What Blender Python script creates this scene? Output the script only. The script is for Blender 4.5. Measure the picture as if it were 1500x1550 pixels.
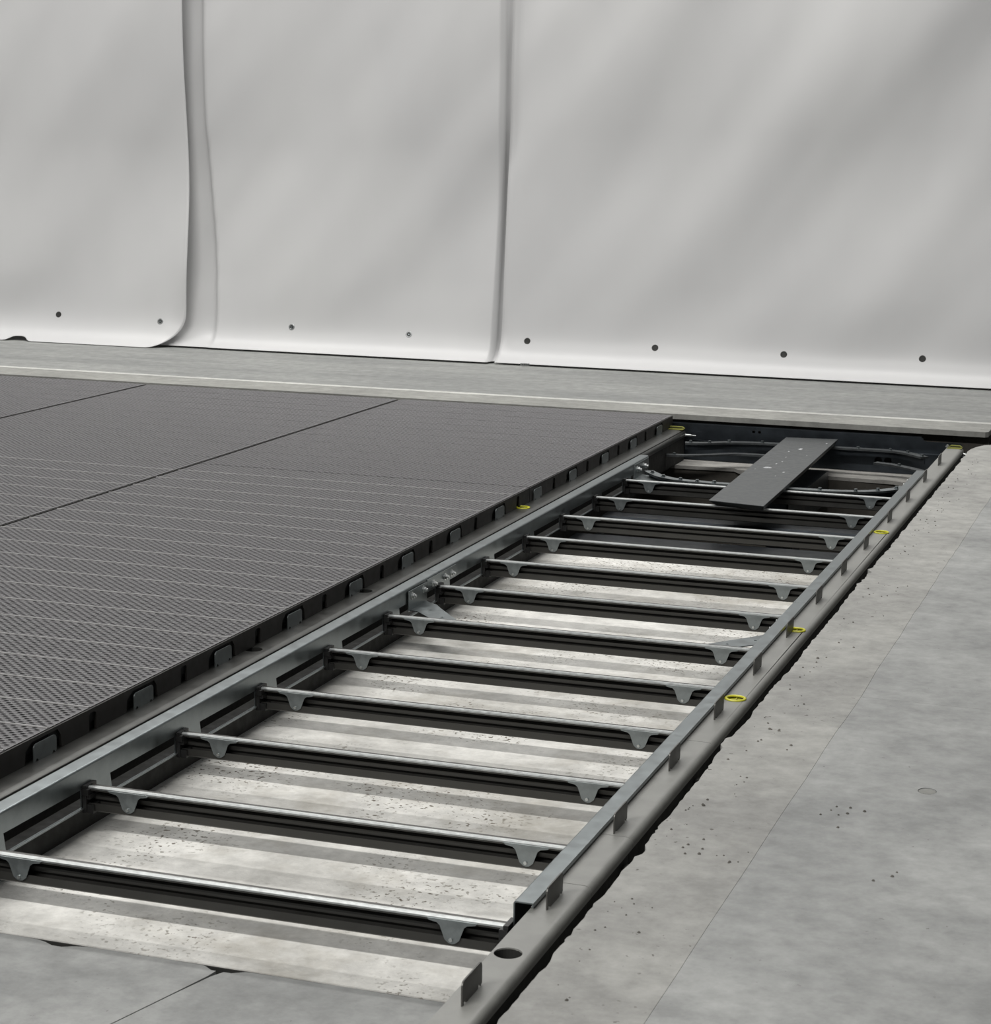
import bpy, bmesh, math, random
from mathutils import Vector, Matrix, noise
from mathutils.geometry import tessellate_polygon
random.seed(7)
for o in list(bpy.data.objects): bpy.data.objects.remove(o)
sc = bpy.context.scene
COL = sc.collection
pi = math.pi

# ---------------------------------------------------------------- camera
YAW, PITCH, ROLL, FPX = 0.329391478, 0.182703984, 0.0144639323, 3169.058
CAMZ = 1.5341
cd = bpy.data.cameras.new('camera'); cam = bpy.data.objects.new('camera', cd); COL.objects.link(cam)
fw = Vector((-math.sin(YAW)*math.cos(PITCH), math.cos(YAW)*math.cos(PITCH), -math.sin(PITCH)))
rt = Vector((math.cos(YAW), math.sin(YAW), 0)); up = rt.cross(fw)
c, s = math.cos(ROLL), math.sin(ROLL)
rt, up = c*rt + s*up, -s*rt + c*up
M = Matrix((rt, up, -fw)).transposed().to_4x4(); M.translation = (0, 0, CAMZ)
cam.matrix_world = M
cd.sensor_fit = 'HORIZONTAL'; cd.sensor_width = 36; cd.lens = FPX/1500*36
cd.clip_end = 200
cd.dof.use_dof = True; cd.dof.focus_distance = 6.8; cd.dof.aperture_fstop = 16
sc.camera = cam

# ---------------------------------------------------------------- light
w = bpy.data.worlds.new('world'); sc.world = w; w.use_nodes = True
w.node_tree.nodes['Background'].inputs[0].default_value = (0.94, 0.97, 1, 1)
w.node_tree.nodes['Background'].inputs[1].default_value = 0.145
def area(x, y, z, sx, sy, power, tilt=0.0):
    l = bpy.data.lights.new('hall_light', 'AREA'); l.shape = 'RECTANGLE'; l.size = sx; l.size_y = sy
    l.energy = power; l.color = (1, 0.985, 0.955)
    o = bpy.data.objects.new('hall_light', l); o.location = (x, y, z); o.rotation_euler = (tilt, 0, 0); COL.objects.link(o)
area(-6.0, 11.7, 7.0, 12, 0.6, 760)
area(-6.5, 7.5, 7.5, 12, 4.0, 160)
area(-6.0, -6.2, 11.0, 13, 0.5, 2900, 0.35)
sc.view_settings.view_transform = 'Standard'; sc.view_settings.look = 'None'
sc.view_settings.gamma = 1; sc.view_settings.use_curve_mapping = False
sc.view_settings.exposure = -0.32

# ---------------------------------------------------------------- materials
def newmat(name):
    m = bpy.data.materials.new(name); m.use_nodes = True
    nt = m.node_tree; b = nt.nodes['Principled BSDF']; return m, nt, b
def N(nt, t, **kw):
    n = nt.nodes.new(t)
    for k, v in kw.items(): setattr(n, k, v)
    return n
def noise_n(nt, scale, detail=4, rough=0.6, vec=None, stretch=None):
    tc = N(nt, 'ShaderNodeTexCoord'); n = N(nt, 'ShaderNodeTexNoise')
    n.inputs['Scale'].default_value = scale; n.inputs['Detail'].default_value = detail; n.inputs['Roughness'].default_value = rough
    if stretch:
        mp = N(nt, 'ShaderNodeMapping'); mp.inputs['Scale'].default_value = stretch
        nt.links.new(tc.outputs['Object'], mp.inputs[0]); nt.links.new(mp.outputs[0], n.inputs['Vector'])
    else: nt.links.new(tc.outputs['Object'], n.inputs['Vector'])
    return n
def ramp(nt, src, stops):
    r = N(nt, 'ShaderNodeValToRGB'); e = r.color_ramp.elements
    while len(e) < len(stops): e.new(0.5)
    for i, (p, col) in enumerate(stops):
        e[i].position = p; e[i].color = (*col, 1) if len(col) == 3 else col
    nt.links.new(src, r.inputs[0]); return r
def mixc(nt, f, a, b, mode='MIX'):
    m = N(nt, 'ShaderNodeMix', data_type='RGBA', blend_type=mode)
    for sck, v in ((0, f), (6, a), (7, b)):
        if hasattr(v, 'is_linked') or hasattr(v, 'links'): nt.links.new(v, m.inputs[sck])
        else: m.inputs[sck].default_value = v if sck == 0 else (*v, 1)
    return m.outputs[2]
def concrete(name, ca, cb, speck=(0.1, 0.09, 0.08), amt=0.62, rough=0.8, spec=0.3, bump=0.25, sscale=55, stretch=None, stain=None):
    m, nt, b = newmat(name)
    n1 = noise_n(nt, 1.6, 6, 0.65, stretch=stretch); n2 = noise_n(nt, 14, 5, 0.7)
    r1 = ramp(nt, n1.outputs[0], [(0.38, ca), (0.62, cb)])
    r2 = ramp(nt, n2.outputs[0], [(0.32, (0.80,)*3), (0.68, (1.12,)*3)])
    col = mixc(nt, 1.0, r1.outputs[0], r2.outputs[0], 'MULTIPLY')
    n3 = noise_n(nt, sscale, 2, 0.5); r3 = ramp(nt, n3.outputs[0], [(amt, (0,)*3), (amt+0.05, (1,)*3)])
    n4 = noise_n(nt, 3.1, 3, 0.5); r4 = ramp(nt, n4.outputs[0], [(0.45, (0,)*3), (0.62, (1,)*3)])
    mk = mixc(nt, 1.0, r3.outputs[0], r4.outputs[0], 'MULTIPLY')
    col = mixc(nt, mk, col, speck)
    if stain:
        n5 = noise_n(nt, 2.3, 5, 0.75); r5 = ramp(nt, n5.outputs[0], [(0.5, (0,)*3), (0.72, (0.6,)*3)])
        col = mixc(nt, r5.outputs[0], col, stain)
    nt.links.new(col, b.inputs['Base Color'])
    b.inputs['Roughness'].default_value = rough; b.inputs['Specular IOR Level'].default_value = spec
    bp = N(nt, 'ShaderNodeBump'); bp.inputs['Strength'].default_value = bump; bp.inputs['Distance'].default_value = 0.004
    nt.links.new(n2.outputs[0], bp.inputs['Height']); nt.links.new(bp.outputs[0], b.inputs['Normal'])
    return m
def metal(name, col, rough=0.35, metallic=1.0, var=0.12, scale=30, bump=0.0, spec=0.5, stretch=None, dust=None, dustamt=0.5):
    m, nt, b = newmat(name)
    n = noise_n(nt, scale, 4, 0.6, stretch=stretch)
    r = ramp(nt, n.outputs[0], [(0.3, tuple(max(0, v*(1-var)) for v in col)), (0.7, tuple(min(1, v*(1+var)) for v in col))])
    out = r.outputs[0]
    if dust:
        n2 = noise_n(nt, 9, 6, 0.7); r2 = ramp(nt, n2.outputs[0], [(0.45, (0,)*3), (0.75, (dustamt,)*3)])
        out = mixc(nt, r2.outputs[0], out, dust)
    nt.links.new(out, b.inputs['Base Color'])
    b.inputs['Metallic'].default_value = metallic; b.inputs['Specular IOR Level'].default_value = spec
    rr = ramp(nt, n.outputs[0], [(0.3, (rough*0.85,)*3), (0.7, (rough*1.2,)*3)]); nt.links.new(rr.outputs[0], b.inputs['Roughness'])
    if bump:
        bp = N(nt, 'ShaderNodeBump'); bp.inputs['Strength'].default_value = bump; bp.inputs['Distance'].default_value = 0.002
        nt.links.new(n.outputs[0], bp.inputs['Height']); nt.links.new(bp.outputs[0], b.inputs['Normal'])
    return m
M_screed = concrete('light screed', (0.64, 0.63, 0.595), (0.86, 0.85, 0.81), speck=(0.15, 0.13, 0.10), amt=0.60, sscale=80, bump=1.0, stain=(0.36, 0.33, 0.27))
M_smooth = concrete('smooth grey concrete', (0.28, 0.285, 0.28), (0.40, 0.405, 0.395), amt=0.72, rough=0.6, bump=0.08)
M_strip = concrete('rough edge concrete', (0.32, 0.318, 0.305), (0.43, 0.427, 0.405), amt=0.68, rough=0.8, bump=0.3)
M_far = concrete('far floor concrete', (0.225, 0.23, 0.225), (0.29, 0.295, 0.285), amt=0.71, rough=0.7, bump=0.15, stretch=(0.5, 2.5, 1))
M_curb = concrete('curb concrete', (0.255, 0.255, 0.24), (0.325, 0.325, 0.305), amt=0.7, bump=0.3)
M_mortar = concrete('pale mortar', (0.46, 0.46, 0.44), (0.58, 0.58, 0.55), amt=0.7, bump=0.3)
M_pitwall = concrete('shade darkened pit concrete', (0.05, 0.046, 0.04), (0.08, 0.074, 0.064), amt=0.7)  # concrete colour darkened to carry the shade of the pit
M_galv = metal('galvanised steel', (0.245, 0.27, 0.277), 0.36, 1.0, 0.14, 22)
M_galvd = metal('dull galvanised steel', (0.27, 0.295, 0.30), 0.42, 0.9, 0.15, 40)
M_gdk = metal('dark galvanised steel', (0.13, 0.14, 0.145), 0.4, 0.8, 0.15, 40)
M_bright = metal('bright steel', (0.60, 0.62, 0.615), 0.36, 1.0, 0.05, 60)
M_rail = metal('grey painted steel', (0.26, 0.26, 0.245), 0.40, 0.0, 0.08, 18, spec=0.5, dust=(0.32, 0.32, 0.30), dustamt=0.5)
M_raild = metal('grey brown steel', (0.085, 0.086, 0.081), 0.34, 0.6, 0.10, 18, dust=(0.14, 0.139, 0.13), dustamt=0.3)
M_tab = metal('brown grey steel tab', (0.10, 0.098, 0.09), 0.4, 0.3, 0.15, 25)
M_rung = metal('dark formed steel', (0.062, 0.061, 0.057), 0.36, 0.6, 0.10, 12)
M_blue = metal('dark blued steel', (0.045, 0.053, 0.062), 0.34, 0.7, 0.2, 10)
M_board = metal('dark grey plate', (0.095, 0.102, 0.105), 0.38, 0.5, 0.12, 35, dust=(0.15, 0.155, 0.16), dustamt=0.25)
M_black = metal('black plastic', (0.012, 0.012, 0.012), 0.45, 0.0, 0.1, 30)
M_void = metal('near black and recess shade', (0.02, 0.02, 0.018), 0.7, 0.0, 0.1, 30)  # near black, also painted into gaps and holes where shade falls
M_yellow = metal('yellow plastic', (0.62, 0.60, 0.03), 0.4, 0.0, 0.05, 30)
M_olive = metal('olive yellow moulding', (0.36, 0.35, 0.015), 0.5, 0.0, 0.05, 30)
M_yellowd = metal('olive yellow plastic', (0.20, 0.20, 0.03), 0.5, 0.0, 0.05, 30)
M_belt = metal('grey moulded plastic', (0.128, 0.125, 0.130), 0.45, 0.0, 0.10, 30, spec=0.5)
M_belthole = metal('belt hole shade black', (0.012, 0.012, 0.012), 0.6, 0.0, 0.10, 30, spec=0.3)  # hole walls and bottoms blackened to carry their shade
M_beltbar = metal('pale worn plastic', (0.31, 0.305, 0.305), 0.32, 0.0, 0.05, 40, spec=0.6)
M_skirt = metal('dark brown plastic', (0.022, 0.020, 0.018), 0.55, 0.0, 0.15, 20)
M_ring = metal('eyelet steel', (0.30, 0.31, 0.31), 0.4, 1.0, 0.1, 50)
def mk_curtain():
    m, nt, b = newmat('white tarpaulin')
    n = noise_n(nt, 1.1, 4, 0.55, stretch=(1, 1, 0.45))
    r = ramp(nt, n.outputs[0], [(0.3, (0.53, 0.53, 0.535)), (0.7, (0.57, 0.57, 0.57))])
    nt.links.new(r.outputs[0], b.inputs['Base Color'])
    b.inputs['Roughness'].default_value = 0.42; b.inputs['Specular IOR Level'].default_value = 0.45
    n2 = noise_n(nt, 260, 2, 0.5); bp = N(nt, 'ShaderNodeBump'); bp.inputs['Strength'].default_value = 0.08; bp.inputs['Distance'].default_value = 0.001
    nt.links.new(n2.outputs[0], bp.inputs['Height']); nt.links.new(bp.outputs[0], b.inputs['Normal'])
    return m
M_curtain = mk_curtain()
M_plaster = concrete('pale lining', (0.5, 0.5, 0.49), (0.56, 0.56, 0.55), amt=0.9)

# ---------------------------------------------------------------- mesh helpers
class MB:
    def __init__(self): self.v = []; self.f = []; self.m = []; self.s = []
    def add(self, vs, fs, mi=0, smooth=False):
        k = len(self.v); self.v += [tuple(p) for p in vs]
        for f in fs: self.f.append(tuple(i+k for i in f)); self.m.append(mi); self.s.append(smooth)
    def box(self, x0, x1, y0, y1, z0, z1, mi=0):
        vs = [(x, y, z) for z in (z0, z1) for y in (y0, y1) for x in (x0, x1)]
        self.add(vs, [(0,2,3,1), (4,5,7,6), (0,1,5,4), (2,6,7,3), (0,4,6,2), (1,3,7,5)], mi)
    def plate(self, outer, holes, w0, w1, fn, mi=0):
        """outline (u,v) with holes, thickness w0..w1; fn(u,v,w) -> xyz"""
        loops = [outer]+list(holes)
        tris = tessellate_polygon([[Vector((p[0], p[1], 0)) for p in L] for L in loops])
        flat = [p for L in loops for p in L]; n = len(flat)
        vs = [fn(p[0], p[1], w0) for p in flat]+[fn(p[0], p[1], w1) for p in flat]
        fs = [tuple(t) for t in tris]+[tuple(i+n for i in reversed(t)) for t in tris]
        k = 0
        for L in loops:
            for i in range(len(L)):
                a = k+i; b = k+(i+1) % len(L); fs.append((a, b, b+n, a+n))
            k += len(L)
        self.add(vs, fs, mi)
    def sweep(self, prof, t, a0, a1, fn, mi=0, smooth=True):
        """thin sheet: centre line prof (u,v), thickness t, run from a0 to a1; fn(u,v,a)"""
        n = len(prof); L = []; R = []
        for i in range(n):
            d0 = Vector(prof[i])-Vector(prof[i-1]) if i else Vector(prof[1])-Vector(prof[0])
            d1 = Vector(prof[i+1])-Vector(prof[i]) if i < n-1 else d0
            d0.normalize(); d1.normalize(); d = (d0+d1).normalized(); nn = Vector((-d.y, d.x))
            k = t/2/max(0.35, nn.dot(Vector((-d0.y, d0.x))))
            L.append(Vector(prof[i])+nn*k); R.append(Vector(prof[i])-nn*k)
        ring = L+R[::-1]; m = len(ring)
        vs = [fn(p.x, p.y, a0) for p in ring]+[fn(p.x, p.y, a1) for p in ring]
        fs = [(i, (i+1) % m, (i+1) % m+m, i+m) for i in range(m)]
        self.add(vs, fs, mi, smooth)
        caps = []
        for i in range(n-1):
            caps.append((i, i+1, m-2-i, m-1-i)); caps.append((i+m, m-1-i+m, m-2-i+m, i+1+m))
        self.add(vs, caps, mi)
    def cyl(self, p, axis, r, h, seg=12, mi=0, r2=None, smooth=True):
        p = Vector(p); ax = Vector(axis).normalized(); u = ax.orthogonal().normalized(); v = ax.cross(u); r2 = r if r2 is None else r2
        vs = []
        for k, rr in ((0, r), (h, r2)):
            for i in range(seg):
                a = 2*pi*i/seg; vs.append(p+ax*k+(u*math.cos(a)+v*math.sin(a))*rr)
        self.add(vs, [(i, (i+1) % seg, (i+1) % seg+seg, i+seg) for i in range(seg)], mi, smooth)
        self.add(vs, [tuple(range(seg))[::-1], tuple(range(seg, 2*seg))], mi)
    def bolt(self, p, axis, r=0.009, h=0.007, mi=0):
        p = Vector(p); ax = Vector(axis).normalized()
        self.cyl(p, ax, r*1.35, 0.002, 14, mi); self.cyl(p+ax*0.002, ax, r, h, 6, mi, smooth=False)
        self.cyl(p+ax*(0.002+h), ax, r*0.5, h*0.8, 10, mi)
    def torus(self, p, axis, R, r, seg=28, rs=8, mi=0, sx=1.0):
        p = Vector(p); ax = Vector(axis).normalized(); u = ax.orthogonal().normalized(); v = ax.cross(u); vs = []
        for i in range(seg):
            a = 2*pi*i/seg; d = u*math.cos(a)+v*math.sin(a)
            for j in range(rs):
                b = 2*pi*j/rs; vs.append(p+d*(R+r*math.cos(b))+ax*(r*math.sin(b)*sx))
        self.add(vs, [(i*rs+j, ((i+1) % seg)*rs+j, ((i+1) % seg)*rs+(j+1) % rs, i*rs+(j+1) % rs) for i in range(seg) for j in range(rs)], mi, True)
    def mesh(self, name, mats):
        me = bpy.data.meshes.new(name); me.from_pydata(self.v, [], self.f)
        for m in (mats if isinstance(mats, (list, tuple)) else [mats]): me.materials.append(m)
        me.polygons.foreach_set('material_index', self.m); me.polygons.foreach_set('use_smooth', self.s)
        bm = bmesh.new(); bm.from_mesh(me); bmesh.ops.remove_doubles(bm, verts=bm.verts, dist=1e-6)
        bmesh.ops.recalc_face_normals(bm, faces=bm.faces)
        for e in bm.edges:
            if len(e.link_faces) == 2 and e.calc_face_angle(0) > 0.6: e.smooth = False
        bm.to_mesh(me); bm.free(); me.update(); return me
    def build(self, name, mats, parent=None, bevel=0):
        o = bpy.data.objects.new(name, self.mesh(name, mats)); COL.objects.link(o)
        if parent: o.parent = parent
        if bevel:
            md = o.modifiers.new('bevel', 'BEVEL'); md.width = bevel; md.segments = 2; md.limit_method = 'ANGLE'; md.angle_limit = 0.8
        return o
def tag(o, label=None, cat=None, group=None, kind=None):
    if label: o['label'] = label
    if cat: o['category'] = cat
    if group: o['group'] = group
    if kind: o['kind'] = kind
    return o
def empty(name, label, cat, group=None, loc=(0, 0, 0)):
    o = bpy.data.objects.new(name, None); o.empty_display_size = 0.1; o.location = loc; COL.objects.link(o)
    return tag(o, label, cat, group)
def circ(cx, cy, rx, ry=None, n=28):
    ry = ry or rx; return [(cx+rx*math.cos(2*pi*i/n), cy+ry*math.sin(2*pi*i/n)) for i in range(n)]
def arcpts(cx, cy, r, a0, a1, n=6):
    return [(cx+r*math.cos(a0+(a1-a0)*i/n), cy+r*math.sin(a0+(a1-a0)*i/n)) for i in range(n+1)]
XY = lambda u, v, w: (u, v, w)
YZ = lambda u, v, w: (w, u, v)          # plate in the y-z plane
XZ = lambda u, v, w: (u, w, v)          # plate in the x-z plane
RUNX = lambda u, v, a: (a, u, v)        # profile (y,z) run along x
RUNY = lambda u, v, a: (u, a, v)        # profile (x,z) run along y
def D(u, v, w): return (u, v, w)

# ---------------------------------------------------------------- the setting
PF = -0.235                              # pit floor
def jag(y0, y1, x, amp, step, seed):
    rnd = random.Random(seed); pts = []; y = y0
    while y < y1:
        n = noise.noise(Vector((y*2.1, seed, 0)))*0.6+noise.noise(Vector((y*9, seed, 3)))*0.35
        pts.append((x+amp*n+rnd.uniform(-amp, amp)*0.18, y)); y += step*rnd.uniform(0.5, 1.5)
    return pts
# right: rough strip with ragged edge, then smooth slabs
edge = jag(1.0, 10.25, -1.090, 0.014, 0.022, 3)
out = []
for x, y in edge:
    if 4.15 < y < 4.21: x += 0.012
    if 5.02 < y < 5.10: x += -0.012
    if 7.05 < y < 7.35: x += 0.02*noise.noise(Vector((y*20, 0, 0)))
    out.append((x, y))
out += [(-1.095, 10.30), (-1.088, 10.40), (-1.07, 10.48), (-1.04, 10.56), (-0.99, 10.61), (-0.93, 10.64)]
joint = [(-0.85+0.006*noise.noise(Vector((y*1.7, 5, 0)))+0.003*noise.noise(Vector((y*11, 5, 0))), y) for y in [10.66-0.09*i for i in range(108)]]
b = MB(); b.plate(out+joint, [], -0.05, 0.0, XY); b.plate([(-0.99, 1.0), (-0.99, 10.3), (-0.90, 10.55), (-0.8502, 10.6), (-0.8502, 1.0)], [], -0.85, -0.0501, XY)
tag(b.build('floor', M_strip), 'rough pale concrete strip with ragged edge beside the grey rail', 'floor', kind='structure')
j1 = [(x+0.0008, y) for x, y in joint[::-1]]
jn = [p for p in j1 if p[1] < 5.60]; jf = [p for p in j1 if p[1] > 5.615]
b = MB(); b.plate([(6, 1.0)]+[(6, 5.606)]+[(jn[-1][0], 5.606)]+jn[::-1], [circ(-0.562, 4.83, 0.022, 0.026, 20)], -0.3, 0.0, XY)
nf = b.build('floor', M_smooth); tag(nf, 'near smooth grey concrete slab on the right', 'floor', kind='structure')
b = MB(); b.cyl((-0.562, 4.83, -0.02), (0, 0, 1), 0.0205, 0.019, 20); b.build('floor_plug', M_curb, nf)
b = MB(); b.plate([(6, 5.6075)]+[(6, 10.66)]+jf[::-1]+[(jf[0][0], 5.6075)], [], -0.3, 0.0, XY)
tag(b.build('floor', M_smooth), 'farther smooth grey concrete slab on the right', 'floor', kind='structure')
# far side: curb strip, mortar line, floor running behind the curtains
def wob(x0, x1, y, amp, n, seed, rev=False):
    p = [(x0+(x1-x0)*i/n, y+amp*noise.noise(Vector(((x0+(x1-x0)*i/n)*3, seed, 0)))) for i in range(n+1)]
    return p[::-1] if rev else p
b = MB(); b.plate(wob(-12, -1.085, 11.03, 0.002, 60, 1)+[(-1.07, 11.05), (-1.068, 11.33)]+wob(-12, -1.068, 11.335, 0.004, 60, 2, True), [], -0.028, 0.0, XY)
tag(b.build('trim_1', M_curb, bevel=0.004), 'concrete curb strip along the far side of the pit', 'curb', kind='structure')
b = MB(); b.plate([(-12, 11.10), (-1.07, 11.10), (-1.07, 11.33), (-12, 11.33)], [], -0.9, -0.0281, XY)  # wall painted dark for the shade beneath the curb
tag(b.build('trim_6', M_pitwall), 'pit wall under the curb strip, darkened for shade', 'wall', kind='structure')
b = MB(); b.plate(wob(-12, -1.068, 11.336, 0.004, 60, 2)+wob(-12, -1.068, 11.40, 0.006, 60, 4, True), [], -0.3, 0.0015, XY)
tag(b.build('trim_2', M_mortar), 'pale mortar line behind the curb', 'mortar', kind='structure')
b = MB(); b.plate(wob(-12, 6, 11.401, 0.006, 60, 4)+[(6, 30), (-12, 30)], [], -0.3, 0.0, XY)
tag(b.build('floor', M_far), 'grey concrete floor in front of the white curtains', 'floor', kind='structure')
b = MB(); b.plate([(-1.052, 11.06)]+[(6, 11.03), (6, 11.40), (-1.05, 11.40)], [], -0.9, -0.001, XY)
tag(b.build('trim_3', M_curb, bevel=0.006), 'short concrete curb block right of the pit corner', 'curb', kind='structure')
# pit bottoms
b = MB(); b.plate([(-3.3, 3.795)]+wob(-3.0, -1.17, 3.795, 0.003, 40, 8)+[(-1.165, 3.795), (-1.165, 8.32), (-3.3, 8.32)], [], -1.0, PF, XY)
tag(b.build('floor', M_screed), 'light rough screed at the bottom of the pit', 'floor', kind='structure')
b = MB(); b.box(-3.3, -1.165, 3.7885, 3.7925, -0.5, PF-0.0015)  # added dark liner, makes the chipped voids read as shade
tag(b.build('trim_7', M_void), 'added dark liner shading the joint between the near slabs and the light screed', 'joint', kind='structure')
# smooth near slabs with chipped corner voids
ed = []
for i in range(90):
    x = -3.3+i*2.135/89; y = 3.784+0.0025*noise.noise(Vector((x*9, 2, 0)))
    y -= 0.022*math.exp(-((x+2.28)/0.035)**2)
    if -1.95 < x: y -= 0.0
    ed.append((x, y))
XC = -1.885
def chip(p):
    x, y = p; return (x, y-0.035*max(0, 1-abs(x-XC)/0.05))
ed = [chip(p) for p in ed]
L = [p for p in ed if p[0] < XC-0.01]+[(XC-0.012, 3.765), (XC-0.016, 3.735)]; R = [(XC-0.009, 3.735), (XC+0.006, 3.765)]+[p for p in ed if p[0] > XC+0.01]
b = MB(); b.plate([(-3.3, 1.0), (-2.21, 1.0), (-2.00, 3.35), (-1.93, 3.62)]+L[::-1], [], -1.0, PF+0.002, XY)
tag(b.build('floor', M_smooth), 'smooth grey pit slab at the near left corner', 'floor', kind='structure')
b = MB(); b.plate([(-2.207, 1.0), (-1.165, 1.0)]+R[::-1]+[(-1.926, 3.62), (-1.997, 3.35)], [], -1.0, PF+0.002, XY)
tag(b.build('floor', M_smooth), 'smooth grey pit slab right of the crack', 'floor', kind='structure')
b = MB(); b.box(-3.3, 6, 8.32, 11.5, -1.2, -0.78); b.box(-1.1645, -0.99, 1.0, 8.4, -1.2, -0.6)  # pit and gap bottoms painted dark to hold their shade
tag(b.build('floor', M_pitwall), 'bottom of the deep drive pit, darkened for shade', 'floor', kind='structure')
b = MB()
b.plate([(-2.95, 10.72), (-2.35, 10.77), (-2.30, 10.70), (-1.95, 10.70), (-1.88, 10.72), (-1.50, 10.70), (-1.44, 10.66), (-1.15, 10.68), (-1.15, 11.09), (-2.95, 11.09)], [], PF-0.018, PF, XY)
tag(b.build('trim_4', concrete('ledge concrete', (0.24, 0.235, 0.22), (0.36, 0.35, 0.33), amt=0.64)), 'rough concrete ledge under the far steel plate', 'ledge', kind='structure')
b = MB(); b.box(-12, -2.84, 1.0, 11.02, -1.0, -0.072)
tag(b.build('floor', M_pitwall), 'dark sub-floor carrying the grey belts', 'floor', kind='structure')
b = MB(); b.plate([(-2.93, 10.735), (-2.35, 10.785), (-2.0, 10.715), (-1.5, 10.715), (-1.17, 10.695), (-1.17, 11.08), (-2.93, 11.08)], [], -0.78, PF-0.0181, XY)  # face split from the paler ledge top and darkened for shade
tag(b.build('trim_5', M_pitwall), 'brown pit face under the ledge, darkened for shade', 'ledge', kind='structure')
# back wall of the hall, behind the curtains
b = MB(); b.box(-14, 6, 14.5, 14.7, -0.3, 8)
tag(b.build('wall_back', M_plaster), 'pale hall wall hidden behind the curtains', 'wall', kind='structure')

# ---------------------------------------------------------------- curtains
def sm(t): t = max(0, min(1, t)); return t*t*(3-2*t)
def curtain(name, label, xl, xr, yfun, nx=150, nz=150, top=5.2, corner=None, bottom=None, eyelets=(), zb=0.012, grp='white hanging curtains'):
    vs = []
    for j in range(nz+1):
        t = (j/nz)**1.9; z0 = t
        for i in range(nx+1):
            u = i/nx; r = xr
            zz = z0*top
            if corner:
                R, bulge = corner
                if zz < R: r = xr-R+math.sqrt(max(0, R*R-(R-zz)**2))
                r += bulge(zz)
            x = xl+(r-xl)*u
            zbot = zb+(bottom(x) if bottom else 0)
            z = zbot+(top-zbot)*t
            vs.append((x, yfun(x, z), z))
    W = nx+1
    fs = [(j*W+i, j*W+i+1, (j+1)*W+i+1, (j+1)*W+i) for j in range(nz) for i in range(nx)]
    b = MB(); b.add(vs, fs, 0, True)
    me = bpy.data.meshes.new(name); me.from_pydata(b.v, [], b.f); me.materials.append(M_curtain)
    me.polygons.foreach_set('use_smooth', [True]*len(b.f))
    o = bpy.data.objects.new(name, me); COL.objects.link(o)
    md = o.modifiers.new('thickness', 'SOLIDIFY'); md.thickness = 0.0015; md.offset = 1
    tag(o, label, 'curtain', grp)
    for (x, z, dark) in eyelets:
        y = yfun(x, z); dy = (yfun(x, z+0.02)-yfun(x, z-0.02))/0.04
        e = MB(); n = Vector((0, -1, dy)).normalized(); p = Vector((x, y, z))+n*0.001
        e.torus(p, n, 0.017, 0.0055, 24, 6, 0, 0.5)
        e.cyl(p+n*0.0002, n, 0.0145, 0.001, 20, 1)
        if not dark: e.cyl(p+n*0.001, n, 0.006, 0.0015, 12, 2)
        tag(e.build('eyelet', [M_ring if not dark else M_void, M_void, M_galv], o))
    return o
def folds(x, z, seed, amp=0.048):
    u = x*0.9-z*0.60                      # slanted soft folds
    a = noise.noise(Vector((u*1.2, z*0.35, seed)))*amp
    a += noise.noise(Vector((x*2.4-z*1.6, z*0.9, seed+5)))*amp*0.30
    a += noise.noise(Vector((x*6, z*2.2, seed+9)))*amp*0.045
    return a*sm((z+0.02)/0.55)
hem = lambda z, a, k: a*(1-math.exp(-z/k))
def yA(x, z):
    y = 12.73+hem(z, 0.17, 0.075)+0.12*sm(z/1.4)+folds(x, z, 1.3)
    y += 0.05*sm((x+6.85)/0.2)*sm(1-z/0.6)
    return y-0.012*math.exp(-((x+6.66)/0.02)**2)
def yB(x, z):
    y = 12.82+hem(z, 0.15, 0.06)+0.10*sm(z/1.4)+folds(x, z, 4.1)
    lo = -6.60+0.13*sm(1-z/1.8)
    y += 0.045*sm((lo-x)/0.03)*sm(z/0.2+0.35)
    y += 0.085*sm((x+4.475)/0.025)
    return y
def yC(x, z):
    y = 12.83+hem(z, 0.16, 0.06)+0.10*sm(z/1.5)+folds(x, z, 8.7, 0.045)
    return y-0.03*sm((x+4.41)/0.1)*0+0.015*math.exp(-((x+4.40)/0.03)**2)*sm(z/0.2)
curtain('curtain', 'left white curtain with a rounded loose bottom corner', -10.5, -6.685, yA, nx=170,
        corner=(0.23, lambda z: -0.045*sm((z-0.5)/1.6)), bottom=lambda x: 0.028*math.exp(-((x+7.92)/0.075)**4),
        eyelets=[(-7.665, 0.185, True), (-6.865, 0.172, False)], zb=0.004)
curtain('curtain', 'middle white curtain between the rounded corner and the overlapping seam', -6.95, -4.39, yB,
        eyelets=[(-5.91, 0.168, False), (-5.06, 0.157, False)])
curtain('curtain', 'wide right white curtain with four dark eyelets', -4.42, 1.5, yC, nx=260,
        eyelets=[(-4.235, 0.150, True), (-3.375, 0.146, True), (-2.54, 0.145, True), (-1.68, 0.160, True), (-0.85, 0.158, True)])
b = MB()
b.box(-4.225, -4.165, 12.815, 12.822, 0.006, 0.022)
for i in range(4): b.box(-4.215+i*0.013, -4.209+i*0.013, 12.8125, 12.8152, 0.010, 0.018, 1)
tag(b.build('tag', [M_ring, M_void]), 'small printed tag at the hem of the right curtain', 'tag')

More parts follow.
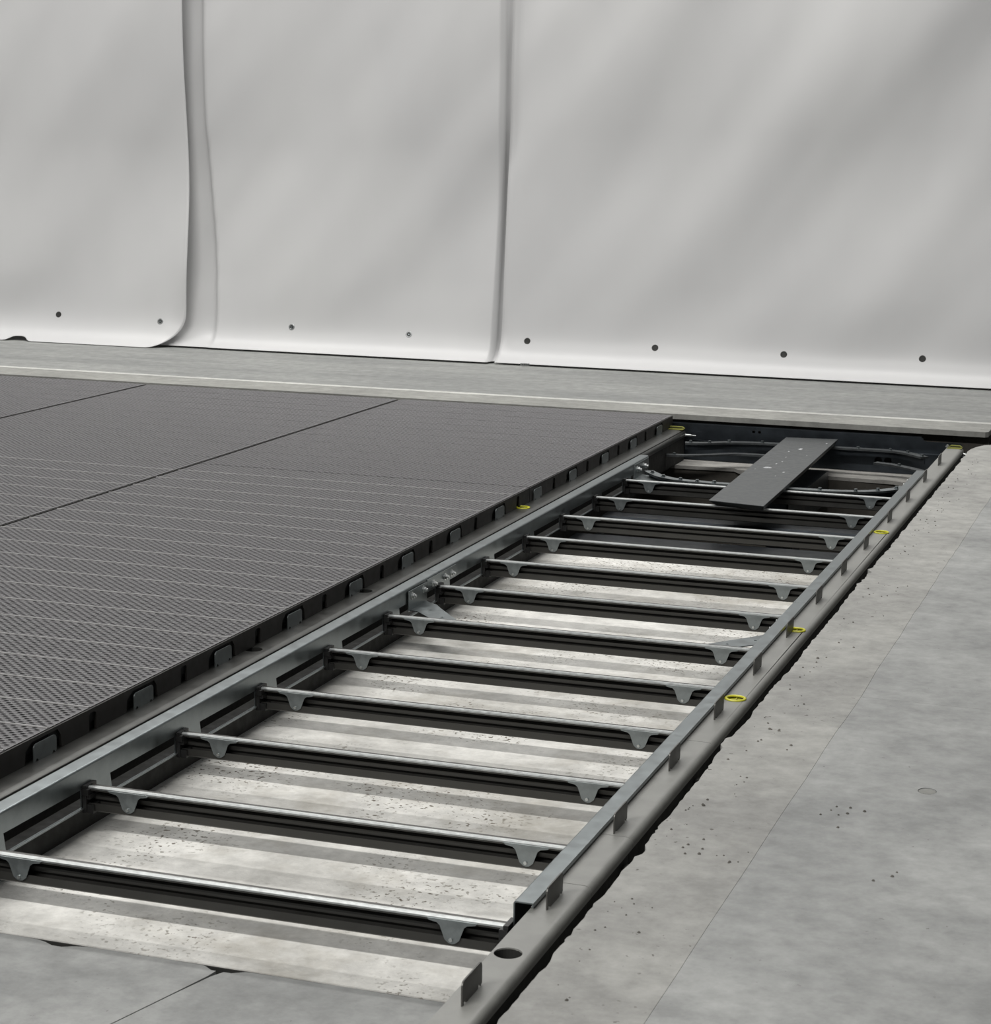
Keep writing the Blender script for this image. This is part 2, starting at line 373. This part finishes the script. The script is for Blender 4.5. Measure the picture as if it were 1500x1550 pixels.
# ---------------------------------------------------------------- grey belts
PW, PD, NX, NY = 1.575, 0.208, 50, 14
def belt_plate_mesh(name, width, nx, barmat=1):
    b = MB(); cx = width/nx; bar = 0.0075; cy = (PD-bar-0.001)/NY
    V = []; F = []; MI = []
    seg = 8
    for r in range(NY):
        for q in range(nx+(r % 2)):
            if r % 2: xa = max(0, (q-0.5)*cx); xb = min(width, (q+0.5)*cx)
            else: xa = q*cx; xb = xa+cx
            ya = bar+r*cy; yb = ya+cy; xm = (xa+xb)/2; ym = (ya+yb)/2
            k = len(V); full = xb-xa > cx*0.9
            outer = [(xb, ym), (xb, yb), (xm, yb), (xa, yb), (xa, ym), (xa, ya), (xm, ya), (xb, ya)]
            V += [(x, y, -0.0008) for x, y in outer]
            if not full:
                F.append(tuple(range(k, k+8))); MI.append(0); continue
            for i in range(seg):
                a = 2*pi*i/seg; V.append((xm+0.0079*math.cos(a), ym+0.0064*math.sin(a), 0.0006-0.0008*math.sin(a)))
            for i in range(seg):
                a = 2*pi*i/seg; V.append((xm+0.0077*math.cos(a), ym+0.0062*math.sin(a), -0.011))
            for i in range(seg):
                j = (i+1) % seg
                F.append((k+i, k+j, k+8+j, k+8+i)); MI.append(0)
                F.append((k+8+i, k+8+j, k+16+j, k+16+i)); MI.append(2)
            F.append(tuple(range(k+16, k+24))); MI.append(2)
    b.v = V; b.f = F; b.m = MI; b.s = [False]*len(F)
    b.box(0, width, 0.0, bar-0.0012, -0.012, 0.0024 if barmat else 0.0006, barmat)
    b.box(0, width, 0.001, PD-0.002, -0.040, -0.0112, 2)
    me = bpy.data.meshes.new(name); me.from_pydata(b.v, [], b.f)
    for m in (M_belt, M_beltbar, M_belthole): me.materials.append(m)
    me.polygons.foreach_set('material_index', b.m)
    return me
plate_mesh = belt_plate_mesh('belt_plate', PW, NX)
plain_mesh = belt_plate_mesh('belt_plate', PW, NX, 0)
BX = -2.748
TAB_L = [3.93, 4.433, 4.954, 5.449, 5.965, 6.475, 6.965, 7.474, 8.01, 8.52, 9.046, 9.583, 10.10, 10.62]
def belt(label, x1, y0, y1, joined_edge=False, fence=True):
    t = empty('conveyor_belt', label, 'conveyor belt', 'grey conveyor belts', (x1-PW/2, (y0+y1)/2, -0.0725))
    n = round((y1-y0)/PD)
    for i in range(n):
        o = bpy.data.objects.new('belt_plate', plate_mesh if y0+i*PD < NJ-0.05 else plain_mesh); COL.objects.link(o); o.parent = t
        o.location = (-PW/2, y0+i*PD-(y0+y1)/2, 0.0725)
    def ox(o): o.location = (-(x1-PW/2), -(y0+y1)/2, 0.0725); return o
    # side skirt with notches
    def skirt(xa, xb, name, notch):
        e = [(y0, -0.003), (y0, -0.0645)]
        if notch:
            for ty in TAB_L:
                if y0+0.1 < ty < y1-0.2:
                    e += [(ty-0.035, -0.0645), (ty-0.03, -0.03), (ty, -0.012), (ty+0.125, -0.012), (ty+0.14, -0.03), (ty+0.145, -0.0645)]
                ty2 = ty+0.285
                if y0+0.05 < ty2 < y1-0.1:
                    e += [(ty2, -0.0645), (ty2, -0.02), (ty2+0.008, -0.014), (ty2+0.03, -0.014), (ty2+0.038, -0.02), (ty2+0.038, -0.0645)]
        e += [(y1, -0.0645), (y1, -0.003)]
        b = MB(); b.plate(e, [], xa, xb, YZ); return ox(b.build(name, M_skirt, t))
    skirt(x1-0.001, x1+0.006, 'edge_skirt', fence)
    skirt(x1-PW-0.004, x1-PW+0.001, 'edge_skirt', False)
    if fence:
        b = MB(); b.box(x1-0.012, x1-0.009, y0+0.01, y1-0.01, -0.0640, -0.0405); ox(b.build('notch_shade_backing', M_void, t))  # added black backing that paints the shade inside the notches
    b = MB()
    for y in (y0+0.01, y1-0.025): b.box(x1-PW+0.02, x1-0.13, y, y+0.015, -0.0719, -0.041)
    for x in (x1-PW*0.3, x1-PW*0.8): b.box(x-0.02, x+0.02, y0+0.03, y1-0.03, -0.0719, -0.041)
    ox(b.build('carrier_bar', M_void, t))
    return t
NJ = 8.470
belt('near belt section beside the steel frame, open edge with notches', BX, NJ-PD*24, NJ)
belt('far belt section beside the steel frame, ending at the curb', BX, NJ+0.006, NJ+0.006+PD*12)
belt('second belt from the frame, between the two long dark seams', BX-PW-0.024, NJ-0.004-PD*24, NJ-0.004+PD*12, fence=False)
belt('third belt from the frame, at the far left edge', BX-2*PW-0.050, NJ-PD*18, NJ+PD*12, fence=False)

# ---------------------------------------------------------------- grey rails
RZ = -0.065
TAB_R = [3.419, 3.935, 4.445, 4.955, 5.455, 5.965, 6.465, 6.980, 7.485, 7.99, 8.60, 9.13, 9.69, 10.22]
def tab_mesh(o_parent, x, y, mat, ln=0.11, h=0.048):
    r = 0.012
    outl = [(y, RZ), (y+0.008, RZ), (y+0.012, RZ+0.006), (y+0.018, RZ+0.006), (y+0.022, RZ), (y+ln-0.022, RZ), (y+ln-0.018, RZ+0.006), (y+ln-0.012, RZ+0.006), (y+ln-0.008, RZ), (y+ln, RZ+0.004)]
    outl += arcpts(y+ln-r, RZ+h-r, r, 0, pi/2, 4)+arcpts(y+r, RZ+h-r, r, pi/2, pi, 4)
    b = MB(); b.plate(outl, [], x, x+0.003, YZ); return b.build('locating_tab', mat, o_parent)
def rail(label, xl, xo, y0, y1, holes, tabs, rings, mat, tabmat, r, tabx, group, tabh=0.048, cap=False):
    """flat top from xl, bent down at the outer (right) edge xo"""
    yc = (y0+y1)/2
    t = empty('grey_rail', label, 'rail', group)
    th = 0.003; b = MB()
    b.plate([(xl, y0), (xo-r, y0), (xo-r, y1), (xl, y1)], [circ(hx, hy, hr) for hx, hy, hr in holes], RZ-th, RZ, XY)
    prof = [(xo-r-0.0005, RZ-th/2)]+[(xo-r+(r-th/2)*math.sin(a), RZ-r+(r-th/2)*math.cos(a)) for a in [pi/2*k/8 for k in range(1, 9)]]+[(xo-th/2, RZ-r-0.008)]
    b.sweep(prof, th, y0, y1, RUNY)
    b.sweep([(xl+0.0015, RZ-0.003), (xl+0.0015, RZ-0.022)], 0.003, y0, y1, RUNY)
    o = b.build('rail_profile', mat, t)
    b = MB(); b.box(xo-0.012, xo-0.009, y0, y1, PF+0.001, RZ-0.004); b.box(xo-0.045, xo-0.009, y0, y1, PF+0.0005, PF+0.003); b.build('support_web', M_void, t)  # web painted black for the shade in the gap
    for hx, hy, hr in holes:
        if (round(hy, 3)) not in rings:
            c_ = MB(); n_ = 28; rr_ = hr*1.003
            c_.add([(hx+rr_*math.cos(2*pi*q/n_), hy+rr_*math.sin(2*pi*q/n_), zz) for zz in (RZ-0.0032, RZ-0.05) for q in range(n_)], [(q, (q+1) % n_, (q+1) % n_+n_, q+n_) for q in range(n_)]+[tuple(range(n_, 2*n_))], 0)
            c_.build('hole_shade_cup', M_void, t)  # black cup added so the open hole reads as shade
        else:
            g = MB(); g.torus((hx, hy, RZ+0.0015), (0, 0, 1), hr-0.001, 0.0042, 30, 8, 0, 0.8)
            g.cyl((hx, hy, RZ-0.0075), (0, 0, 1), hr-0.002, 0.003, 26, 1)
            for a in (0, pi/3, 2*pi/3): 
                dx, dy = math.cos(a)*(hr-0.004), math.sin(a)*(hr-0.004)
                g.box(hx-0.002, hx+0.002, hy-hr*0.8, hy+hr*0.8, RZ-0.005, RZ-0.002, 1) if a == 0 else None
            tag(g.build('hole_plug', [M_yellow, M_olive], t), 'yellow round plastic plug')
    for ty in tabs: tab_mesh(t, tabx, ty, tabmat, h=tabh)
    if cap:
        g = MB(); g.box(xl+0.004, xo-0.006, y1-0.055, y1+0.004, RZ+0.0006, RZ+0.003, 0)
        g.sweep([(xl+0.01, RZ+0.004), (xl+0.02, RZ+0.012), (xo-0.02, RZ+0.012), (xo-0.008, RZ+0.004)], 0.003, y1-0.02, y1, RUNY)
        tag(g.build('end_strip', M_yellowd, t), 'olive yellow strip at the rail end')
        g = MB()
        g.bolt((xl+0.004, y1-0.03, RZ+0.004), (0, 0, 1)); g.bolt((xo+0.002, y1-0.02, RZ-0.03), (1, 0, 0), 0.006, 0.03)
        g.build('end_bolt', M_bright, t)
    return t
RL, RO = -1.2555, -1.1720
RH = [(-1.222, 3.69, 0.0285), (-1.214, 5.69, 0.0285), (-1.212, 6.58, 0.0285), (-1.213, 8.38, 0.0285)]
rings = {5.69, 6.58, 8.38}
RR = 0.017
def seg(label, y0, y1, cap=False):
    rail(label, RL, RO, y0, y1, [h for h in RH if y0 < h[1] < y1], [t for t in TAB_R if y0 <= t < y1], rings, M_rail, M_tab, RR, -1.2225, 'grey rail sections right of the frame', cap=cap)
seg('nearest right rail section with an open round hole', 2.6, 4.10)
seg('short right rail piece between two cuts, past the open hole', 4.103, 4.434)
seg('right rail piece just before the nearest yellow plug', 4.437, 5.238)
seg('long right rail section carrying three yellow plugs', 5.241, 10.86, True)
LH = [(-2.727, 5.69, 0.0285), (-2.727, 6.58, 0.0285), (-2.725, 8.33, 0.0285)]
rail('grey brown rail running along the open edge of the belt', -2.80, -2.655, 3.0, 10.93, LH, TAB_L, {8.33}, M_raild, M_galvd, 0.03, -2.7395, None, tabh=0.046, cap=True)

# small levelling lugs between right rail and ragged slab
for y, nm in ((4.37, 'nearest'), (5.06, 'second'), (8.40, 'third'), (9.50, 'farthest')):
    b = MB(); b.plate([(-1.178, y), (-1.098, y), (-1.090, y+0.006), (-1.090, y+0.022), (-1.178, y+0.026)], [], -0.118, -0.114, XY)
    b.plate([(y, -0.15), (y+0.026, -0.15), (y+0.026, -0.1181), (y, -0.1181)], [], -1.1778, -1.175, YZ)
    tag(b.build('levelling_lug', M_tab), nm+' small steel lug in the dark gap outside the right rail', 'bracket', 'levelling lugs in the gap')

# ---------------------------------------------------------------- steel ladder frames
CT = -0.05                                # channel top
WL, WR = -2.580, -1.290                   # web faces
RY = [3.908+0.5*k for k in range(12)]
def channel(parent, side, y0, y1, rungs):
    """side -1: left channel (flange to the left), +1: right channel"""
    wx = WL if side < 0 else WR; th = 0.003; s = side
    b = MB(); r = 0.006
    # top flange, fold, upper web
    prof = [(wx+s*0.042, CT-0.010), (wx+s*0.042, CT-0.0015), (wx+s*r, CT-0.0015)]
    prof += [(wx+s*(r-(r-0.0015)*math.sin(a)), CT-r+(r-0.0015)*math.cos(a)) for a in [pi/2*k/5 for k in range(1, 6)]]
    prof += [(wx+s*0.0015, -0.100)]
    b.sweep(prof, th, y0, y1, RUNY)
    # lower web with a cut-out between every two cross bars
    e = [(y0, -0.0998), (y0, -0.154)]
    holes = []
    ys = sorted(rungs); spans = []
    for a in ys:
        lo = max(a+0.13, y0+0.02); hi = min(a+0.5-0.015, y1-0.02)
        if hi-lo > 0.15: spans.append((lo, hi))
    if ys and ys[0]-y0 > 0.2: spans.append((y0+0.05, ys[0]-0.03))
    outer = [(y0, -0.154), (y1, -0.154), (y1, -0.0998), (y0, -0.0998)]
    for lo, hi in spans: holes.append([(lo+0.01, -0.1525), (hi, -0.1525), (hi, -0.106), (lo, -0.104)])
    wa, wb = (wx-0.003, wx) if side < 0 else (wx, wx+0.003)
    b.plate(outer, holes, wa, wb, YZ)
    # bottom flange, blackened for the shade in the slots, with a small bright lip
    b.box(min(wx, wx+s*0.042), max(wx, wx+s*0.042), y0, y1, -0.157, -0.154, 2)
    b.box(wx-0.004 if s > 0 else wx-0.001, wx+0.001 if s > 0 else wx+0.004, y0, y1, -0.1575, -0.1535, 1)
    o = b.build('side_channel', [M_galv, M_galvd, M_void], parent)
    f = MB(); f.box(min(wx+s*0.032, wx+s*0.041), max(wx+s*0.032, wx+s*0.041), y0+0.01, y1-0.01, PF+0.001, -0.1572)  # added strip, black for the shade band under the channel
    f.build('shade_strip', M_void, parent)
    return o
def rung_protos():
    """one cross bar built at y = 0, z top = -0.100"""
    x0, x1 = WL+0.006, WR-0.002; Z = -0.100
    b = MB()
    prof = [(0.0015, Z-0.010), (0.0015, Z-0.004), (0.005, Z-0.0017), (0.024, Z-0.0017), (0.0275, Z-0.005), (0.0275, Z-0.018), (0.020, Z-0.026), (0.020, Z-0.036), (0.0275, Z-0.044), (0.0275, Z-0.059), (0.025, Z-0.0625), (0.004, Z-0.0625), (0.0015, Z-0.060), (0.0015, Z-0.042)]
    b.sweep(prof, 0.0028, x0, x1, RUNX)
    bar = b.mesh('cross_bar', M_rung)
    b = MB()
    b.sweep([(-0.0012, Z-0.0055), (-0.0008, Z-0.002), (0.002, Z+0.0008), (0.009, Z+0.0008)], 0.0016, x0+0.004, x1, RUNX)  # added bright strip that carries the highlight of the top edge
    strip = b.mesh('highlight_strip', M_bright)
    hangs = []
    for cx in (-2.455, -1.418):
        h = MB(); z = Z
        right = [(cx+0.056, z-0.004), (cx+0.052, z-0.009), (cx+0.034, z-0.012), (cx+0.027, z-0.018), (cx+0.0165, z-0.047)]
        bot = [(cx+0.013*math.cos(a), z-0.047-0.009*math.sin(a)) for a in [pi*k/6 for k in range(1, 6)]]
        left = [(2*cx-x, zz) for x, zz in right[::-1]]
        h.plate(right+bot+left, [], -0.0042, -0.0018, XZ)
        h.cyl((cx-0.002, -0.0042, z-0.047), (0, -1, 0), 0.0042, 0.003, 10, 1)
        hangs.append(h.mesh('hanger_tab', [M_galvd, M_bright]))
    caps = []
    for xa, s in ((WL, 1), (WR, -1)):
        c = MB()
        def bx(u0, u1, y0, y1, z0, z1): c.box(min(xa+s*u0, xa+s*u1), max(xa+s*u0, xa+s*u1), y0, y1, z0, z1)
        bx(0.001, 0.012, -0.012, 0.040, Z-0.066, Z+0.004)
        bx(0.012, 0.030, -0.009, 0.034, Z-0.066, Z-0.044)
        bx(0.012, 0.022, -0.010, 0.036, Z-0.030, Z-0.018)
        bx(0.001, 0.020, -0.016, 0.012, Z-0.020, Z-0.004)
        caps.append(c.mesh('end_cap', M_black))
    return bar, strip, hangs, caps
BAR, STRIP, HANGS, CAPS = rung_protos()
def rung(parent, y):
    r = bpy.data.objects.new('cross_bar', BAR); COL.objects.link(r); r.parent = parent; r.location = (0, y, 0)
    subs = [('highlight_strip', STRIP)]+[('hanger_tab', h) for h in HANGS]+[('end_cap', c_) for c_ in CAPS]
    for nm, me in subs:
        o = bpy.data.objects.new(nm, me); COL.objects.link(o); o.parent = r
        if nm == 'highlight_strip': o['label'] = 'bright strip carrying the highlight along the top edge'
        if nm == 'end_cap': o['label'] = 'black plastic end cap'
YJ = 6.925
near = empty('ladder_frame', 'near section of the steel ladder frame, open at the near end', 'steel frame', 'ladder frame sections')
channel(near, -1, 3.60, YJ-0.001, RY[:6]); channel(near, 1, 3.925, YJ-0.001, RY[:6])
for y in RY[:6]: rung(near, y)
far = empty('ladder_frame', 'far section of the steel ladder frame, reaching the curved guides', 'steel frame', 'ladder frame sections')
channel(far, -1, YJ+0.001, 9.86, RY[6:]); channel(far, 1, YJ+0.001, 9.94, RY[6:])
for y in RY[6:]: rung(far, y)
# splice bracket with gusset and bolts at the joint, both sides
for s, wx in ((1, WL), (-1, WR)):
    b = MB()
    xa, xb = (wx+0.0005, wx+0.0035) if s > 0 else (wx-0.0035, wx-0.0005)
    b.plate([(6.80, -0.103), (7.10, -0.103), (7.10, -0.058), (6.80, -0.058)], [], xa, xb, YZ)
    near_sp = b.build('splice_plate', M_galv, near)
    b = MB()
    g = [(0.0, 6.625), (0.03, 6.622), (0.11, 6.54), (0.20, 6.445), (0.27, 6.445), (0.20, 6.555), (0.095, 6.69), (0.06, 6.74), (0.0, 6.785)]
    b.plate([(wx+s*(u+0.003), v) for u, v in g], [circ(wx+s*0.07, 6.655, 0.005, n=10), circ(wx+s*0.145, 6.57, 0.005, n=10)], -0.133, -0.130, XY)
    b.plate([(6.61, -0.1332), (6.79, -0.1332), (6.79, -0.062), (6.61, -0.062)], [], *((wx+0.0036, wx+0.0066) if s > 0 else (wx-0.0066, wx-0.0036)), YZ)
    b.build('gusset_plate', M_galv, near)
    for yy in (6.645, 6.755, 6.86, 6.98, 7.05):
        b = MB(); b.bolt((wx+s*(0.0066 if yy < 6.8 else 0.0035), yy, -0.082), (s, 0, 0), 0.010, 0.008); b.build('bolt', M_bright, near)
# far end brackets with bolts
for s, wx, ye in ((1, WL, 9.86), (-1, WR, 9.94)):
    b = MB(); xa, xb = (wx+0.0005, wx+0.0035) if s > 0 else (wx-0.0035, wx-0.0005)
    b.plate([(ye-0.28, -0.135), (ye-0.10, -0.135), (ye+0.0, -0.10), (ye-0.01, -0.058), (ye-0.27, -0.058)], [], xa, xb, YZ)
    b.plate([(wx+s*0.003, ye-0.27), (wx+s*0.09, ye-0.30), (wx+s*0.15, ye-0.36), (wx+s*0.10, ye-0.18), (wx+s*0.003, ye-0.12)], [], -0.128, -0.125, XY)
    b.build('end_bracket', M_galvd, far)
    for yy in (ye-0.22, ye-0.10):
        b = MB(); b.bolt((wx+s*0.0035, yy, -0.086), (s, 0, 0), 0.012, 0.012); b.build('bolt', M_bright, far)

# ---------------------------------------------------------------- far drive end
def guide(label, pts, z, wdt, bolts, mat, drop=0.0, legs=()):
    """flat curved strip following pts (x,y)"""
    P = []
    for i in range(len(pts)-1):                  # catmull-rom smoothing
        p0 = Vector(pts[max(0, i-1)]); p1 = Vector(pts[i]); p2 = Vector(pts[i+1]); p3 = Vector(pts[min(len(pts)-1, i+2)])
        for k in range(6):
            t = k/6; P.append(0.5*((2*p1)+(p2-p0)*t+(2*p0-5*p1+4*p2-p3)*t*t+(3*p1-p0-3*p2+p3)*t*t*t))
    P.append(Vector(pts[-1])); A = []; B = []
    for i in range(len(P)):
        d = (P[min(i+1, len(P)-1)]-P[max(i-1, 0)]).normalized(); n = Vector((-d.y, d.x))
        A.append(tuple(P[i]+n*wdt/2)); B.append(tuple(P[i]-n*wdt/2))
    t = empty('curved_guide', label, 'guide strip', 'curved guide strips at the far end')
    b = MB(); b.plate(A+B[::-1], [], z-0.010, z, XY); b.build('guide_strip', mat, t)
    b = MB()
    A2 = [tuple(P[i]*0.999+Vector((0, 0))) for i in range(len(P))]
    C1 = [tuple(Vector(a)*0.6+Vector(q)*0.4) for a, q in zip(A, B)]; C2 = [tuple(Vector(a)*0.5+Vector(q)*0.5) for a, q in zip(A, B)]
    if drop: b.plate(C1+C2[::-1], [], z-0.010-drop, z-0.0101, XY); b.build('guide_web', M_blue, t)
    for bx_, by_ in bolts:
        q = MB(); q.cyl((bx_, by_, z), (0, 0, 1), 0.011, 0.002, 12); q.cyl((bx_, by_, z+0.002), (0, 0, 1), 0.0085, 0.008, 6, smooth=False); q.build('bolt', M_galv, t)
    for lx, ly in legs:
        q = MB(); q.box(lx-0.012, lx+0.012, ly-0.012, ly+0.012, -0.78, z-0.0101); q.build('support_post', M_void, t)
    return t
GZ = -0.100
guide('front curved guide strip behind the last cross bar, with bolt heads', [(-2.535, 9.70), (-2.50, 9.645), (-2.43, 9.56), (-2.33, 9.505), (-2.16, 9.485), (-1.9, 9.483), (-1.67, 9.488), (-1.51, 9.52), (-1.415, 9.58), (-1.345, 9.665), (-1.315, 9.74)], GZ+0.002, 0.048,
      [(-2.503, 9.645), (-2.425, 9.553), (-2.328, 9.502), (-2.243, 9.482), (-2.161, 9.482), (-1.665, 9.49), (-1.505, 9.522), (-1.413, 9.585), (-1.34, 9.672)], M_galv, 0.04, [])
guide('back curved guide strip, upper one against the far plate', [(-2.60, 10.69), (-2.50, 10.72), (-2.39, 10.80), (-2.20, 10.85), (-1.95, 10.86), (-1.72, 10.86), (-1.55, 10.865), (-1.45, 10.815), (-1.35, 10.71)], GZ, 0.048,
      [(-2.573, 10.70), (-2.479, 10.737), (-2.388, 10.80), (-2.219, 10.848), (-1.715, 10.86), (-1.547, 10.862), (-1.451, 10.815), (-1.365, 10.725)], M_gdk, 0.03, [])
guide('left lower guide strip under the upper curved one', [(-2.66, 10.53), (-2.55, 10.56), (-2.45, 10.62), (-2.33, 10.71), (-2.15, 10.72), (-1.95, 10.72)], GZ-0.045, 0.045, [(-2.62, 10.54)], M_gdk, 0.0, [])
guide('right lower guide strip curving to the right rail', [(-1.60, 10.72), (-1.50, 10.68), (-1.40, 10.60), (-1.30, 10.50)], GZ-0.045, 0.045, [(-1.47, 10.66)], M_gdk, 0.0, [])
# end plate
ep = empty('end_plate', 'dark blued steel plate closing the far end under the curb', 'steel plate', None)
b = MB(); zt = -0.044
outl = [(-2.84, -0.155), (-1.20, -0.155), (-1.20, -0.064), (-1.375, -0.064), (-1.393, -0.060), (-1.400, zt-0.004), (-1.407, zt), (-2.84, zt)]
b.plate(outl, [circ(-2.300, -0.068, 0.008, n=12), circ(-2.268, -0.068, 0.008, n=12)], 11.0, 11.006, XZ)
b.sweep([(11.006, zt-0.001), (11.05, zt-0.001)], 0.002, -2.84, -1.41, RUNX); b.build('upper_plate', M_blue, ep)
b = MB(); b.plate([(-1.80, PF+0.001), (-1.17, PF+0.001), (-1.17, -0.125), (-1.80, -0.125)], [circ(-1.62, -0.172, 0.02, n=20), circ(-1.57, -0.172, 0.02, n=20)], 10.95, 10.956, XZ)
b.box(-1.80, -1.17, 10.956, 10.999, -0.128, -0.125); b.build('lower_plate', M_blue, ep)
b = MB(); b.box(-2.75, -1.80, 10.96, 10.968, PF+0.001, -0.125); b.build('lower_plate', M_blue, ep)
b = MB(); b.box(-1.63, -1.56, 10.985, 10.99, -0.20, -0.14); b.build('backing_plate', M_void, ep)
# drive beam and cover trays down in the pit
b = MB(); b.box(-2.02, -1.83, 9.60, 10.66, -0.20, -0.196); b.box(-2.02, -2.012, 9.60, 10.66, -0.36, -0.2); b.box(-1.838, -1.83, 9.60, 10.66, -0.36, -0.2); b.box(-2.02, -1.83, 9.60, 9.606, -0.36, -0.2)
b.box(-1.99, -1.86, 9.9, 10.1, -0.78, -0.36)
tag(b.build('drive_beam', M_blue), 'dark box beam under the loose grey board', 'beam')
b = MB()
b.sweep([(8.42, -0.30), (8.45, -0.215), (8.62, -0.215), (8.66, -0.25), (8.80, -0.25)], 0.003, -2.57, -1.30, RUNX)
b.sweep([(8.98, -0.235), (9.02, -0.205), (9.28, -0.205), (9.34, -0.24)], 0.003, -2.57, -1.30, RUNX)
b.box(-2.56, -2.52, 8.5, 9.3, -0.78, -0.26); b.box(-1.35, -1.31, 8.5, 9.3, -0.78, -0.26)
tag(b.build('drive_cover', metal('black blued steel', (0.018, 0.022, 0.027), 0.35, 0.8, 0.2, 10)), 'black steel cover tray below the far cross bars', 'cover')

# loose grey board lying on the cross bars
bd = empty('loose_board', 'flat dark grey board lying across the far cross bars', 'board')
ang = math.atan2(-0.055, 2.05)
c4 = [(-2.040, 8.860), (-1.786, 8.812), (-1.834, 10.930), (-2.101, 10.886)]
BT = -0.0695
nvec = lambda p, q, t: (p[0]+(q[0]-p[0])*t, p[1]+(q[1]-p[1])*t)
low = [(-2.040+0.028, 8.860+0.035), (-1.786-0.012, 8.812+0.030), (-1.834-0.01, 10.90), (-2.101+0.02, 10.87)]
b = MB()
vs = [(x, y, BT) for x, y in c4]+[(x, y, BT-0.004) for x, y in c4]+[(x, y, -0.0985) for x, y in low]
b.add(vs, [(0, 1, 2, 3), (0, 4, 5, 1), (1, 5, 6, 2), (2, 6, 7, 3), (3, 7, 4, 0), (4, 8, 9, 5), (5, 9, 10, 6), (6, 10, 11, 7), (7, 11, 8, 4), (8, 11, 10, 9)])
b.build('board_top', M_board, bd, bevel=0.0012)
b = MB()
def scuff(x, y, rx, ry, n=9, seed=0):
    rnd = random.Random(seed)
    pts = [(x+rx*math.cos(2*pi*i/n)*rnd.uniform(0.5, 1.1), y+ry*math.sin(2*pi*i/n)*rnd.uniform(0.5, 1.1)) for i in range(n)]
    b.plate(pts, [], BT-0.0002, BT+0.0004, XY)
for i, (x, y, rx, ry) in enumerate([(-1.985, 9.85, 0.022, 0.03), (-1.95, 10.50, 0.016, 0.03), (-1.99, 10.40, 0.005, 0.012), (-1.86, 10.75, 0.006, 0.014), (-1.955, 10.06, 0.005, 0.012), (-1.965, 10.2, 0.003, 0.012), (-1.885, 9.74, 0.008, 0.02), (-1.9, 9.62, 0.004, 0.012), (-2.03, 9.78, 0.004, 0.012), (-1.88, 10.3, 0.004, 0.012), (-1.97, 9.98, 0.005, 0.02)]): scuff(x, y, rx, ry, seed=i)
tag(b.build('scuff_mark', concrete('chalky scuff', (0.4, 0.41, 0.42), (0.5, 0.51, 0.52)), bd), 'pale chalky scuff marks', None)

# crumbs of concrete on the slab
rnd = random.Random(11)
b = MB()
spots = [(-0.99, 4.25), (-0.93, 4.22), (-0.90, 4.18), (-0.905, 4.27), (-0.72, 4.6), (-0.75, 4.55), (-0.68, 4.6), (-0.97, 6.15), (-1.05, 4.5), (-0.55, 4.2), (-1.03, 5.95), (-1.02, 5.2), (-0.95, 5.1), (-1.0, 8.6), (-1.02, 8.3)]
for x, y in spots:
    for k in range(rnd.randint(1, 4)):
        px, py = x+rnd.gauss(0, 0.02), y+rnd.gauss(0, 0.03); r = rnd.uniform(0.002, 0.0055)
        b.cyl((px, py, -0.0002), (rnd.uniform(-.2, .2), rnd.uniform(-.2, .2), 1), r, r*0.8, 5, 0, r*0.5, False)
for k in range(130):
    y = rnd.uniform(3.3, 10.2); x = -1.06+abs(rnd.gauss(0, 0.05)); r = rnd.uniform(0.0012, 0.004)
    b.cyl((x, y, -0.0002), (rnd.uniform(-.2, .2), rnd.uniform(-.2, .2), 1), r, r*0.8, 5, 0, r*0.5, False)
tag(b.build('concrete_crumbs', concrete('crumb', (0.09, 0.085, 0.075), (0.2, 0.19, 0.17))), 'dark crumbs of concrete scattered along the ragged slab edge', 'debris', kind='stuff')
